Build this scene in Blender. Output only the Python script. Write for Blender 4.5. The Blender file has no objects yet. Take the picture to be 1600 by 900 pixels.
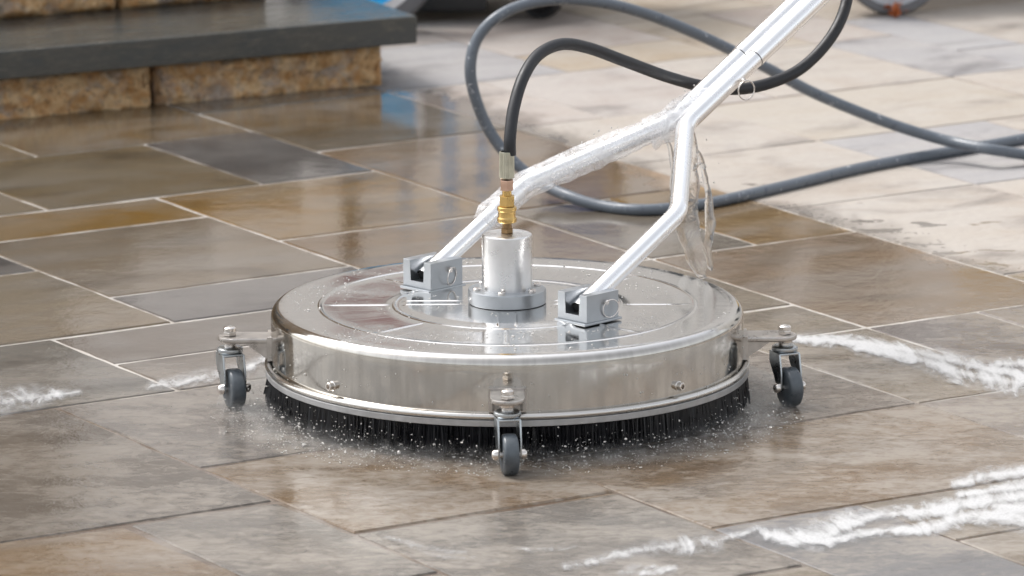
import bpy, bmesh, math, random
import numpy as np
from mathutils import Vector, Matrix, Euler
R_ = math.radians
sc = bpy.context.scene
COL = sc.collection

# ------------------------------------------------------------------ camera
CAM_F, PITCH, CAM_D, CAM_H, ROLL, YAW, PHI = 9078.36, 0.214114, 7.322016, 1.746758, 0.002643, 0.000853, 0.554838
cam = bpy.data.cameras.new('camera'); camo = bpy.data.objects.new('camera', cam); COL.objects.link(camo)
cam.sensor_width = 36; cam.lens = CAM_F * 36 / 1600; cam.clip_end = 3000; cam.clip_start = .1
camo.matrix_world = Matrix.Translation((0, -CAM_D, CAM_H)) @ (Matrix.Rotation(-YAW, 4, 'Z') @ Matrix.Rotation(math.pi/2 - PITCH, 4, 'X') @ Matrix.Rotation(-ROLL, 4, 'Z'))
cam.dof.use_dof = True; cam.dof.focus_distance = 7.36; cam.dof.aperture_fstop = 9.5
sc.camera = camo

# ------------------------------------------------------------------ light (bright overcast)
SUN_EL, SUN_AZ = 56, -58          # azimuth measured from +Y towards +X
w = bpy.data.worlds.new('World'); sc.world = w; w.use_nodes = True
nt = w.node_tree; bg = nt.nodes['Background']
sky = nt.nodes.new('ShaderNodeTexSky'); sky.sky_type = 'NISHITA'; sky.sun_disc = False
sky.sun_elevation = R_(SUN_EL); sky.sun_rotation = R_(SUN_AZ); sky.dust_density = 4.0; sky.air_density = 1.0; sky.ozone_density = 1.0
hs = nt.nodes.new('ShaderNodeHueSaturation'); hs.inputs['Saturation'].default_value = .22
nt.links.new(sky.outputs[0], hs.inputs['Color']); nt.links.new(hs.outputs[0], bg.inputs['Color'])
bg.inputs['Strength'].default_value = .15
sl = bpy.data.lights.new('sun', 'SUN'); sl.energy = .7; sl.angle = R_(16); sl.color = (1, .97, .93)
so = bpy.data.objects.new('sun', sl); COL.objects.link(so)
sd = Vector((math.sin(R_(SUN_AZ))*math.cos(R_(SUN_EL)), math.cos(R_(SUN_AZ))*math.cos(R_(SUN_EL)), math.sin(R_(SUN_EL))))
so.rotation_euler = sd.to_track_quat('Z', 'Y').to_euler()
sc.view_settings.view_transform = 'Standard'; sc.view_settings.look = 'None'; sc.view_settings.exposure = 1.06; sc.view_settings.gamma = 1
sc.cycles.max_bounces = 8; sc.cycles.transparent_max_bounces = 12

# ------------------------------------------------------------------ helpers
def lin(c):
    return tuple((x/12.92 if x <= .04045 else ((x+.055)/1.055)**2.4) for x in [v/255 for v in c])
def link(o, parent=None):
    COL.objects.link(o)
    if parent: o.parent = parent
    return o
def obj(name, bm, mat, parent=None, ang=35, loc=None, rot=None, wn=True):
    me = bpy.data.meshes.new(name); bm.normal_update(); bm.to_mesh(me); bm.free()
    me.shade_smooth()
    if ang is not None: me.set_sharp_from_angle(angle=R_(ang))
    if mat: me.materials.append(mat)
    o = bpy.data.objects.new(name, me); link(o, parent)
    if wn and ang is not None:
        q = o.modifiers.new('weighted_normal', 'WEIGHTED_NORMAL'); q.keep_sharp = True; q.weight = 90
    if loc: o.location = loc
    if rot: o.rotation_euler = rot
    return o
def meshobj(name, vs, fs, mat, parent=None, smooth=True, ang=None):
    me = bpy.data.meshes.new(name); me.from_pydata(vs, [], fs); me.update()
    if smooth: me.shade_smooth()
    if ang: me.set_sharp_from_angle(angle=R_(ang))
    if mat: me.materials.append(mat)
    return link(bpy.data.objects.new(name, me), parent)
def tag(o, label=None, cat=None, group=None, kind=None):
    if label: o['label'] = label
    if cat: o['category'] = cat
    if group: o['group'] = group
    if kind: o['kind'] = kind
    return o
def empty(name, loc, rz=0):
    o = bpy.data.objects.new(name, None); o.empty_display_size = .05; link(o); o.location = loc; o.rotation_euler.z = rz
    return o
def box(bm, x0, x1, y0, y1, z0, z1, bev=0, M=None, seg=2):
    vs = [bm.verts.new((x, y, z)) for z in (z0, z1) for y in (y0, y1) for x in (x0, x1)]
    fs = [bm.faces.new([vs[i] for i in q]) for q in ((0,2,3,1),(4,5,7,6),(0,1,5,4),(2,6,7,3),(0,4,6,2),(1,3,7,5))]
    if bev:
        es = list({e for f in fs for e in f.edges})
        r = bmesh.ops.bevel(bm, geom=es, offset=bev, segments=seg, profile=.5, affect='EDGES')
        vs = list({v for f in r['faces'] for v in f.verts} | {v for v in vs if v.is_valid})
    if M is not None:
        for v in vs: v.co = M @ v.co
    return vs
def prism(bm, pts, z0, z1, bev=0, M=None, seg=2):
    """extrude a 2D outline (list of x,y) from z0 to z1"""
    lo = [bm.verts.new((x, y, z0)) for x, y in pts]; hi = [bm.verts.new((x, y, z1)) for x, y in pts]
    n = len(pts); fb = bm.faces.new(lo[::-1]); ft = bm.faces.new(hi)
    fs = [bm.faces.new([lo[i], lo[(i+1) % n], hi[(i+1) % n], hi[i]]) for i in range(n)]
    vs = lo + hi
    if bev:
        es = list(set(fb.edges) | set(ft.edges))
        r = bmesh.ops.bevel(bm, geom=es, offset=bev, segments=seg, profile=.5, affect='EDGES')
        vs = list({v for f in r['faces'] for v in f.verts} | {v for v in vs if v.is_valid})
    if M is not None:
        for v in vs: v.co = M @ v.co
    return vs
def lathe(bm, prof, n=64, M=None, closed=False):
    """prof: list of (r,z); r==0 makes a pole"""
    rings = []
    for r, z in prof:
        if r <= 1e-7: rings.append([bm.verts.new((0, 0, z))])
        else: rings.append([bm.verts.new((r*math.cos(2*math.pi*i/n), r*math.sin(2*math.pi*i/n), z)) for i in range(n)])
    pairs = list(zip(rings[:-1], rings[1:])) + ([(rings[-1], rings[0])] if closed else [])
    for a, b in pairs:
        for i in range(n):
            j = (i+1) % n
            if len(a) == 1 and len(b) == 1: continue
            if len(a) == 1: bm.faces.new([a[0], b[i], b[j]])
            elif len(b) == 1: bm.faces.new([a[i], b[0], a[j]])
            else: bm.faces.new([a[i], b[i], b[j], a[j]])
    vs = [v for r in rings for v in r]
    if M is not None:
        for v in vs: v.co = M @ v.co
    bmesh.ops.recalc_face_normals(bm, faces=bm.faces)
    return vs
def hexa(bm, r, z0, z1, M=None, bev=.0008, n=6):
    return prism(bm, [(r*math.cos(math.pi*(2*i+1)/n), r*math.sin(math.pi*(2*i+1)/n)) for i in range(n)], z0, z1, bev, M)
def torus(bm, R, r, M=None, n=48, m=10, a0=0, a1=2*math.pi):
    full = abs(a1-a0-2*math.pi) < 1e-6
    rings = []
    for i in range(n if full else n+1):
        a = a0+(a1-a0)*i/n
        rings.append([bm.verts.new(((R+r*math.cos(b))*math.cos(a), (R+r*math.cos(b))*math.sin(a), r*math.sin(b))) for b in [2*math.pi*k/m for k in range(m)]])
    for i in range(n):
        a, b = rings[i], rings[(i+1) % len(rings)]
        for k in range(m): bm.faces.new([a[k], b[k], b[(k+1) % m], a[(k+1) % m]])
    if M is not None:
        for q in rings:
            for v in q: v.co = M @ v.co
def catmull(pts, k=10):
    P = [np.array(q, float) for q in pts]; P = [2*P[0]-P[1]] + P + [2*P[-1]-P[-2]]; out = []
    for i in range(1, len(P)-2):
        for t in np.linspace(0, 1, k, endpoint=False):
            a, b, c, d = P[i-1:i+3]
            out.append(.5*((2*b)+(-a+c)*t+(2*a-5*b+4*c-d)*t*t+(-a+3*b-3*c+d)*t**3))
    out.append(P[-2]); return out
def tube(bm, path, r, n=16, cap=True, rf=None):
    """sweep a circle along a list of points with a parallel-transported frame"""
    P = [Vector(q) for q in path]; rings = []
    T = [(P[min(i+1, len(P)-1)]-P[max(i-1, 0)]).normalized() for i in range(len(P))]
    u = T[0].orthogonal().normalized()
    for i, q in enumerate(P):
        u = (u - T[i]*u.dot(T[i])).normalized(); v = T[i].cross(u)
        rr = [r]*n if rf is None else [rf(i, k) for k in range(n)]
        rings.append([bm.verts.new(q + (u*math.cos(2*math.pi*k/n)+v*math.sin(2*math.pi*k/n))*rr[k]) for k in range(n)])
    for a, b in zip(rings[:-1], rings[1:]):
        for k in range(n): bm.faces.new([a[k], a[(k+1) % n], b[(k+1) % n], b[k]])
    if cap: bm.faces.new(rings[0][::-1]); bm.faces.new(rings[-1])
    return rings
def fillet(pts, rad, k=7):
    """round the corners of a polyline with radius rad"""
    P = [Vector(q) for q in pts]; out = [P[0]]
    for a, b, c in zip(P[:-2], P[1:-1], P[2:]):
        d1 = (a-b).normalized(); d2 = (c-b).normalized(); an = d1.angle(d2); L = rad/math.tan(an/2)
        p, q = b+d1*L, b+d2*L
        for i in range(k+1):
            t = i/k; out.append(p*(1-t)**2+b*2*t*(1-t)+q*t*t)
    out.append(P[-1]); return out
# photograph rays -> places on the ground (used only to survey the layout once)
def ray(px, py):
    x = (px-800)/CAM_F; u = -(py-450)/CAM_F; cr, sr = math.cos(ROLL), math.sin(ROLL)
    x, u = cr*x+sr*u, -sr*x+cr*u
    y = math.cos(PITCH)+u*math.sin(PITCH); z = -math.sin(PITCH)+u*math.cos(PITCH)
    c, s = math.cos(YAW), math.sin(YAW)
    return Vector((c*x+s*y, -s*x+c*y, z))
O_ = Vector((0, -CAM_D, CAM_H))
def gz(px, py, z=0):
    d = ray(px, py); return O_ + d*((z-CAM_H)/d.z)
def gy(px, py, Y):
    d = ray(px, py); return O_ + d*((Y+CAM_D)/d.y)
def uv2(u, v, z=0):
    return Vector((u*math.cos(PHI)-v*math.sin(PHI), u*math.sin(PHI)+v*math.cos(PHI), z))

# numpy value noise
_rs = np.random.RandomState(7); _tab = _rs.rand(256, 256)
def vnoise(x, y):
    xi = np.floor(x).astype(int); yi = np.floor(y).astype(int); fx = x-xi; fy = y-yi
    fx = fx*fx*(3-2*fx); fy = fy*fy*(3-2*fy); g = lambda a, b: _tab[a % 256, b % 256]
    return (g(xi, yi)*(1-fx)+g(xi+1, yi)*fx)*(1-fy)+(g(xi, yi+1)*(1-fx)+g(xi+1, yi+1)*fx)*fy
def fbm(x, y, o=4):
    s = 0; a = .5
    for i in range(o): s = s+a*vnoise(x*2**i+17.3*i, y*2**i+9.1*i); a *= .5
    return s/(1-.5**o)

# ------------------------------------------------------------------ materials
class NT:
    def __init__(s, name):
        s.m = bpy.data.materials.new(name); s.m.use_nodes = True; s.t = s.m.node_tree; s.b = s.t.nodes['Principled BSDF']
    def n(s, typ, **k):
        q = s.t.nodes.new('ShaderNode'+typ)
        for a, v in k.items():
            if a == 'inp':
                for i, x in v.items():
                    if hasattr(x, 'is_output'): s.t.links.new(x, q.inputs[i])
                    else: q.inputs[i].default_value = x
            else: setattr(q, a, v)
        return q
    def set(s, **k):
        for a, v in k.items():
            a = a.replace('_', ' ')
            if hasattr(v, 'is_output'): s.t.links.new(v, s.b.inputs[a])
            else: s.b.inputs[a].default_value = v
    def math(s, op, a, b=None, c=None, clamp=False):
        q = s.n('Math', operation=op, use_clamp=clamp)
        for i, x in enumerate((a, b, c)):
            if x is None: continue
            if hasattr(x, 'is_output'): s.t.links.new(x, q.inputs[i])
            else: q.inputs[i].default_value = x
        return q.outputs[0]
    def noise(s, vec, scale, detail=4, rough=.55, dist=0, lac=2):
        q = s.n('TexNoise', inp={'Scale': scale, 'Detail': detail, 'Roughness': rough, 'Distortion': dist})
        if vec is not None: s.t.links.new(vec, q.inputs['Vector'])
        return q.outputs[0]
    def map(s, v, a, b, c=0., d=1., smooth=True):
        q = s.n('MapRange', interpolation_type='SMOOTHSTEP' if smooth else 'LINEAR', inp={'Value': v, 'From Min': a, 'From Max': b, 'To Min': c, 'To Max': d})
        return q.outputs[0]
    def mix(s, f, a, b, typ='MIX'):
        q = s.n('Mix', data_type='RGBA', blend_type=typ)
        for i, x in ((0, f), (6, a), (7, b)):
            if hasattr(x, 'is_output'): s.t.links.new(x, q.inputs[i])
            else: q.inputs[i].default_value = x if i == 0 or len(x) == 4 else (*x, 1)
        return q.outputs[2]
    def bump(s, h, strength, dist, nrm=None):
        q = s.n('Bump', inp={'Height': h, 'Strength': strength, 'Distance': dist})
        if nrm is not None: s.t.links.new(nrm, q.inputs['Normal'])
        return q.outputs[0]
    def scaled(s, vec, sc3, rot=(0, 0, 0), loc=(0, 0, 0)):
        q = s.n('Mapping'); s.t.links.new(vec, q.inputs[0]); q.inputs['Scale'].default_value = sc3; q.inputs['Rotation'].default_value = rot; q.inputs['Location'].default_value = loc
        return q.outputs[0]
def plain(name, col, rough=.5, metal=0, noise=.12, nscale=60, bump=.0, rv=.07, **k):
    t = NT(name); tc = t.n('TexCoord').outputs['Object']
    nz = t.noise(tc, nscale, 5, .6)
    f = t.map(nz, .3, .7, 1-noise, 1+noise, False)
    c = t.mix(1., col, t.n('CombineColor', inp={0: f, 1: f, 2: f}).outputs[0], 'MULTIPLY')
    t.set(Base_Color=c, Metallic=metal, Roughness=t.map(nz, .3, .7, max(.02, rough-rv), rough+rv), **k)
    if bump: t.set(Normal=t.bump(t.noise(tc, nscale*3, 4), .6, bump))
    return t.m

# wet/dry border of the pavement, surveyed on the ground (x, y in metres)
WETP = [(-.60,2.75),(-.249,2.294),(-.146,2.251),(-.065,2.132),(.009,1.976),(.091,1.847),(.169,1.631),(.234,1.45),(.308,1.31),(.38,1.274),(.429,1.20),(.482,1.116),(.553,1.045),(.603,.944),(.649,.823),(.732,.723),(1.1,.35)]
WA = Vector((-.6, 2.75)); WB = Vector((1.1, .35)); WD = (WB-WA).normalized(); WL = (WB-WA).length; WN = Vector((-WD.y, WD.x))  # WN points to the dry side
def wetness(t, pos):
    """0 dry .. 1 wet, a place on the ground"""
    sx = t.n('SeparateXYZ', inp={0: pos})
    x, y = sx.outputs[0], sx.outputs[1]
    dx = t.math('SUBTRACT', x, WA.x); dy = t.math('SUBTRACT', y, WA.y)
    s = t.math('DIVIDE', t.math('ADD', t.math('MULTIPLY', dx, WD.x), t.math('MULTIPLY', dy, WD.y)), WL)
    d = t.math('ADD', t.math('MULTIPLY', dx, WN.x), t.math('MULTIPLY', dy, WN.y))
    fc = t.n('FloatCurve'); cv = fc.mapping.curves[0]
    pts = []
    for q in WETP:
        v = Vector(q)-WA; pts.append((v.dot(WD)/WL, v.dot(WN)+.5))
    pts.sort(); cv.points[0].location = pts[0]; cv.points[1].location = pts[-1]
    for a in pts[1:-1]: cv.points.new(*a)
    fc.mapping.update(); t.t.links.new(s, fc.inputs['Value'])
    dist = t.math('SUBTRACT', d, t.math('SUBTRACT', fc.outputs[0], .5))       # >0 on the dry side
    p2 = t.scaled(pos, (9, 4.5, 1), (0, 0, -.3))
    n1 = t.noise(p2, 1.0, 5, .6, .4)
    n2 = t.noise(t.scaled(pos, (60, 30, 1)), 1.0, 3, .6)
    e = t.math('ADD', dist, t.math('MULTIPLY', t.math('SUBTRACT', n1, .5), .22))
    e = t.math('ADD', e, t.math('MULTIPLY', t.math('SUBTRACT', n2, .5), .05))
    wet = t.map(e, -.02, .03, 1, 0)
    # splashed patches and specks just past the border
    band = t.map(dist, .0, .36, 1, 0)
    right = t.map(x, .30, .46, 0, 1)
    band = t.math('MULTIPLY', band, right)
    n3 = t.noise(t.scaled(pos, (7, 16, 1), (0, 0, .25), (3.1, 1.7, 0)), 1.0, 4, .55, .3)
    sp = t.map(t.math('ADD', n3, t.math('MULTIPLY', band, .13)), .70, .715, 0, 1)
    vo = t.n('TexVoronoi', inp={'Scale': 64.0, 'Randomness': 1.0}); t.t.links.new(t.scaled(pos, (1, .9, 1)), vo.inputs['Vector'])
    near = t.math('MULTIPLY', t.map(dist, .0, .13, 1, 0), right)
    sk = t.math('LESS_THAN', vo.outputs['Distance'], t.math('MULTIPLY', near, .34))
    wet = t.math('MAXIMUM', wet, t.math('MULTIPLY', t.math('MAXIMUM', t.math('MULTIPLY', sp, t.map(band, 0, .1)), sk), .85))
    return wet, t.math('MAXIMUM', wet, t.map(e, -.02, .09, 1, 0)), x, y

def ground_nodes(t, base, WSAT=1.28, WVAL=.44, SILT=1.):
    geo = t.n('NewGeometry').outputs['Position']
    oi = t.n('ObjectInfo'); tc = t.n('TexCoord').outputs['Object']
    off = t.n('VectorMath', operation='SCALE', inp={0: (37., 53., 11.)}); t.t.links.new(oi.outputs['Random'], off.inputs['Scale'])
    v = t.n('VectorMath', operation='ADD', inp={0: tc, 1: off.outputs[0]}).outputs[0]
    wet, damp, x, y = wetness(t, geo)
    band = t.noise(t.scaled(v, (2.2, 9, 3)), 1.0, 5, .6, .6)
    blot = t.noise(t.scaled(v, (6, 6, 3)), 1.0, 5, .62, .3)
    fine = t.noise(t.scaled(v, (70, 150, 60)), 1.0, 6, .75)
    grit = t.noise(v, 420, 3, .7)
    c = t.mix(t.math('MULTIPLY', t.map(band, .34, .68), .45), base, lin((166, 161, 156)))
    hsn = t.n('HueSaturation', inp={'Hue': .495, 'Saturation': 1.35, 'Value': .88, 'Color': base})
    c = t.mix(t.math('MULTIPLY', t.map(blot, .44, .74), .8), c, hsn.outputs[0])
    dk = t.mix(1., base, (.42, .41, .42), 'MULTIPLY')
    c = t.mix(t.math('MULTIPLY', t.map(t.noise(t.scaled(v, (4, 8, 3), (0, 0, .3), (5, 3, 1)), 1.0, 5, .65, .5), .50, .76), .75), c, dk)
    f = t.math('ADD', .66, t.math('ADD', t.math('MULTIPLY', fine, .42), t.math('MULTIPLY', grit, .26)))
    c = t.mix(1., c, t.n('CombineColor', inp={0: f, 1: f, 2: f}).outputs[0], 'MULTIPLY')
    # wet stone: the same stone, darker and richer where water fills its pores
    wc = t.n('HueSaturation', inp={'Saturation': WSAT, 'Value': WVAL, 'Color': c}).outputs[0]
    # turbulent, silty film in front of and right of the machine
    front = t.map(t.math('ADD', t.math('SUBTRACT', y, .1), t.math('MULTIPLY', t.math('ABSOLUTE', t.math('ADD', x, .18)), -.62)), .25, -.35, 0, 1)
    front = t.math('MULTIPLY', front, t.map(x, -.62, -.22, .45, 1))
    silt = t.math('ADD', t.math('MULTIPLY', t.noise(t.scaled(geo, (5, 9, 1)), 1.0, 5, .6, .5), .55), t.math('MULTIPLY', t.noise(t.scaled(geo, (42, 60, 1), (0, 0, .12)), 1.0, 6, .72, .6), .45))
    sf = t.math('MULTIPLY', front, t.map(silt, .42, .62, .0, .72*SILT))
    wc = t.mix(sf, wc, lin((150, 142, 132)))
    col = t.mix(damp, c, wc)
    # water ripples (long across the slope), stone grain
    r1 = t.noise(t.scaled(geo, (55, 62, 1), (0, 0, .15)), 1.0, 4, .6, .9)
    r2 = t.noise(t.scaled(geo, (8, 11, 1)), 1.0, 3, .5, .3)
    grain = t.math('ADD', t.math('MULTIPLY', t.noise(v, 35, 6, .65), 1.0), t.math('MULTIPLY', blot, 1.2))
    ds = t.map(wet, 0, 1, .9, .14)
    n0 = t.n('Bump', inp={'Height': grain, 'Distance': .0022}); t.t.links.new(ds, n0.inputs['Strength'])
    rs = t.math('MULTIPLY', wet, t.math('ADD', .03, t.math('MULTIPLY', front, .30)))
    n1 = t.n('Bump', inp={'Height': r1, 'Distance': .0014, 'Normal': n0.outputs[0]}); t.t.links.new(rs, n1.inputs['Strength'])
    n2 = t.n('Bump', inp={'Height': r2, 'Distance': .0022, 'Normal': n1.outputs[0]}); t.t.links.new(t.math('MULTIPLY', wet, .14), n2.inputs['Strength'])
    ro = t.math('ADD', t.map(wet, 0, 1, .78, .045), t.math('MULTIPLY', wet, t.math('ADD', t.math('MULTIPLY', front, .045), t.math('MULTIPLY', t.map(r2, .45, .7), .10))))
    t.set(Base_Color=col, Roughness=ro, Normal=n2.outputs[0], IOR=1.42)
def slab_mat():
    t = NT('sandstone'); oi = t.n('ObjectInfo'); ground_nodes(t, oi.outputs['Color']); return t.m
def mortar_mat():
    t = NT('mortar'); g = t.n('NewGeometry').outputs['Position']; c = t.mix(t.noise(g, 14, 4), lin((185, 178, 168)), lin((228, 224, 218)))
    q = t.n('SeparateXYZ', inp={0: g}); wash = t.map(t.math('ADD', t.math('SUBTRACT', q.outputs[1], .05), t.math('MULTIPLY', t.noise(g, 5, 3), .15)), -.02, .12, 1, 0)
    c = t.mix(wash, c, t.mix(t.noise(g, 60, 4, .7), lin((48, 41, 34)), lin((112, 90, 72))))
    dry = t.map(t.math('ADD', t.math('MULTIPLY', q.outputs[0], .86), t.math('MULTIPLY', q.outputs[1], .51)), 1.0, 1.35)
    c = t.mix(dry, c, lin((128, 118, 108))); c = t.mix(t.math('MULTIPLY', t.map(t.noise(g, 9, 5, .65), .46, .66), .75), c, lin((128, 116, 100)))
    ground_nodes(t, c, 1.0, .86, .15); return t.m
def far_paving():
    t = NT('far_paving'); g = t.n('NewGeometry').outputs['Position']
    b = t.n('TexBrick', inp={'Color1': (*lin((190, 180, 168)), 1), 'Color2': (*lin((165, 165, 168)), 1), 'Mortar': (*lin((120, 115, 108)), 1), 'Scale': 1.0, 'Mortar Size': .004, 'Brick Width': .58, 'Row Height': .38})
    t.t.links.new(t.scaled(g, (1, 1, 1), (0, 0, -PHI)), b.inputs['Vector'])
    n = t.noise(g, 6, 5); f = t.map(n, .3, .7, .85, 1.1)
    t.set(Base_Color=t.mix(1., b.outputs[0], t.n('CombineColor', inp={0: f, 1: f, 2: f}).outputs[0], 'MULTIPLY'), Roughness=.75)
    return t.m
def steel(name, col, rough, streak=0, drops=False, spots=0):
    t = NT(name); tc = t.n('TexCoord').outputs['Object']
    n = t.noise(tc, 9, 4); r = t.map(n, .3, .7, rough*.7, rough*1.5)
    # lathe grain: vertical run marks on upright faces
    sx = t.n('SeparateXYZ', inp={0: tc}); ang = t.math('ARCTAN2', sx.outputs[1], sx.outputs[0])
    cv = t.n('CombineXYZ', inp={0: t.math('MULTIPLY', ang, 26), 1: t.math('MULTIPLY', sx.outputs[2], 6), 2: 0.})
    st = t.noise(cv.outputs[0], 1.0, 5, .65)
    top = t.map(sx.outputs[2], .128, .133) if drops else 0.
    base = t.mix(top, col, (.70, .69, .675))  # same steel; lid tinted paler to stand in for its brighter reflection
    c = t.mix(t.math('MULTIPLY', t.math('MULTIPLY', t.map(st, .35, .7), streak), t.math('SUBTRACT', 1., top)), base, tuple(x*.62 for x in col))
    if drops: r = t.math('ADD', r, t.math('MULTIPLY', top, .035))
    r = t.math('ADD', r, t.math('MULTIPLY', t.map(st, .4, .75), streak*.22))
    nn = t.bump(t.noise(tc, 5, 3), .25, .004)
    if drops:
        vo = t.n('TexVoronoi', inp={'Scale': 210.0}); t.t.links.new(tc, vo.inputs['Vector'])
        big = t.noise(tc, 10, 4, .6)
        h = t.math('MULTIPLY', t.math('MULTIPLY', t.map(vo.outputs['Distance'], .1, .38, 1, 0), t.map(big, .52, .66)), t.map(sx.outputs[2], .126, .132))
        nn = t.bump(h, .5, .0007, nn)
        r = t.math('ADD', r, t.math('MULTIPLY', t.map(big, .50, .65), .06))
    t.set(Base_Color=c, Metallic=1., Roughness=r, Normal=nn); return t.m
M = {}
M['slab'] = slab_mat(); M['mortar'] = mortar_mat(); M['far'] = far_paving()
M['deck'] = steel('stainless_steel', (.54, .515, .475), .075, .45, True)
M['steel'] = steel('bright_steel', (.66, .64, .61), .2, .1)
M['brk'] = plain('pressed_steel_bracket', (.50, .47, .44), .33, 1., .2, 60)
M['zinc'] = plain('zinc_plate', (.50, .53, .55), .3, 1., .2, 40)
M['alu'] = plain('turned_aluminium', (.70, .70, .70), .3, 1., .05, 30)
M['anod'] = plain('milled_aluminium', (.40, .42, .44), .36, .95, .06, 50)
M['tube'] = plain('polished_aluminium_tube', (.95, .95, .95), .27, 1., .02, 20, rv=.015)
M['band'] = plain('grey_rim', (.42, .42, .42), .4, .6, .15, 50)
M['brass'] = plain('brass', (.62, .42, .16), .28, 1., .15, 60)
M['brown'] = plain('tarnished_brass', (.25, .16, .08), .4, 1., .3, 90)
M['copper'] = plain('pinkish_plated_nut', (.60, .40, .30), .35, 1., .15, 60)
M['ferr'] = plain('crimped_ferrule', (.50, .49, .40), .35, 1., .2, 60)
M['rub'] = plain('black_rubber', (.013, .014, .017), .48, 0, .25, 90, .0003)
M['wheel'] = plain('grey_rubber', (.075, .088, .10), .33, 0, .25, 60, .0003)
M['bris'] = plain('black_bristle', (.012, .012, .014), .3, 0, .3, 40)
M['dark'] = plain('hollow_shade_black', (.01, .01, .01), .8)  # flat black standing in for shade in hollows and seams
M['nut'] = plain('steel_nut', (.70, .66, .62), .22, 1., .15, 90)

# ================================================================== SETTING
bm = bmesh.new(); bmesh.ops.create_grid(bm, x_segments=2, y_segments=2, size=400)
for v in bm.verts: v.co.z = -.03
tag(obj('ground', bm, M['far']), kind='structure')
# mortar bed with the slabs on it
bm = bmesh.new(); bmesh.ops.create_grid(bm, x_segments=4, y_segments=4, size=4.2)
for v in bm.verts: v.co.y += 1.6; v.co.z = -.0009
pavement = tag(obj('pavement', bm, M['mortar']), kind='structure')

UI = {-8: -1.67, -7: -1.48, -6: -1.285, -5: -1.09, -4: -.90, -3: -.712, -2: -.504, -1: -.322, 0: -.131, 1: .082, 2: .264, 3: .453, 4: .655, 5: .84, 6: 1.018, 7: 1.20, 8: 1.378, 9: 1.54, 10: 1.706, 11: 1.897, 12: 2.058, 13: 2.20, 14: 2.39, 15: 2.58, 16: 2.77, 17: 2.96, 18: 3.15, 19: 3.34}
VI = {-9: -1.63, -8: -1.44, -7: -1.25, -6: -1.06, -5: -.87, -4: -.67, -3: -.463, -2: -.281, -1: -.086, 0: .121, 1: .296, 2: .478, 3: .66, 4: .851, 5: 1.064, 6: 1.275, 7: 1.445, 8: 1.63, 9: 1.833, 10: 2.02, 11: 2.20, 12: 2.39, 13: 2.58, 14: 2.77, 15: 2.96, 16: 3.15, 17: 3.34}
TAN = (198, 183, 162); GREY = (186, 184, 184); PALE = (206, 196, 184); OCH = (198, 166, 122); DARK = (118, 114, 112); ROSE = (200, 188, 178); OLV = (171, 154, 128); WARM = (188, 163, 136)
slabs = [  # u0,u1,v0,v1 index ranges, colour, override of v1 / v0 in metres
 (3,4,7,9,DARK), (1,3,7,9,OLV), (2,4,9,11,(160,142,116)), (0,2,9,11,OLV), (4,6,8,10,(150,136,116)), (4,6,5,8,WARM), (2,4,5,7,OCH), (2,4,3,5,(180,158,134)),
 (0,2,6,7,OCH), (-1,1,7,9,TAN), (0,2,4,6,(182,166,146)), (0,2,3,4,(160,156,154)), (-2,0,3,5,TAN), (-2,0,5,7,DARK), (-1,1,2,3,(172,164,156)), (-1,1,1,2,(176,166,156)),
 (-4,-1,1,3,(160,158,152)), (-2,0,-1,1,(172,166,160)), (-2,0,-3,-1,WARM), (-2,0,-5,-3,(164,156,147)), (-4,-2,-2,1,(136,129,121)), (-3,-2,-4,-2,(170,164,156)), (-5,-3,-4,-2,WARM),  # the dark lower-left slab has a dark reflection put into its colour
 (0,3,-2,0,(178,164,150)), (0,3,-4,-2,WARM), (3,4,-2,0,TAN), (4,5,-2,0,(150,140,136)), (5,7,-2,0,(160,150,146)), (0,4,0,1,TAN), (1,4,1,3,TAN), (4,6,0,3,WARM), (4,5,3,5,(180,170,156)), (5,6,3,5,OCH),
 (6,8,1,4,PALE), (6,8,4,6,PALE), (8,10,4,6,GREY), (8,10,2,4,PALE), (6,8,6,8,PALE), (8,11,6,8,(204,194,180)), (6,7,8,10,ROSE), (7,9,8,10,(205,196,188)),
 (11,12,8,10,GREY), (9,11,8,10,PALE), (12,13,9,11,(186, 186, 188)), (8,10,11,13,ROSE), (10,11,10,12,TAN), (13,15,9,11,PALE), (11,12,10,12,ROSE), (6,8,10,12,GREY), (12,14,7,9,(188, 187, 188)), (11,12,6,8,PALE), (10,12,4,6,PALE), (4,6,10,12,(150,140,125)),
]
occ = set()
def cells(a): return {(i, j) for i in range(a[0], a[1]) for j in range(a[2], a[3])}
final = []
for s in slabs:
    c = cells(s)
    if c & occ: continue
    occ |= c; final.append(s)
rng = random.Random(5)
PALS = [PALE, GREY, TAN, ROSE, (206, 194, 178), (186, 186, 188), (200, 186, 168)]
def inview(u, v):
    w_ = uv2(u, v); d = w_-O_; dep = d.y*math.cos(PITCH)-d.z*math.sin(PITCH)
    px = 800+CAM_F*d.x/dep; py = 450-CAM_F*(d.y*math.sin(PITCH)+d.z*math.cos(PITCH))/dep
    return -420 < px < 2020 and -130 < py < 1130
for j in range(-9, 17):
    for i in range(-8, 19):
        if (i, j) in occ or not inview((UI[i]+UI[i+1])/2, (VI[j]+VI[j+1])/2): continue
        for w_, h_ in rng.sample([(2, 2), (3, 2), (2, 3), (2, 1), (2, 2)], 5) + [(1, 2), (2, 1), (1, 1)]:
            if i+w_ > 19 or j+h_ > 17: continue
            c = cells((i, i+w_, j, j+h_))
            if not c & occ:
                occ |= c; final.append((i, i+w_, j, j+h_, rng.choice(PALS))); break
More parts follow.
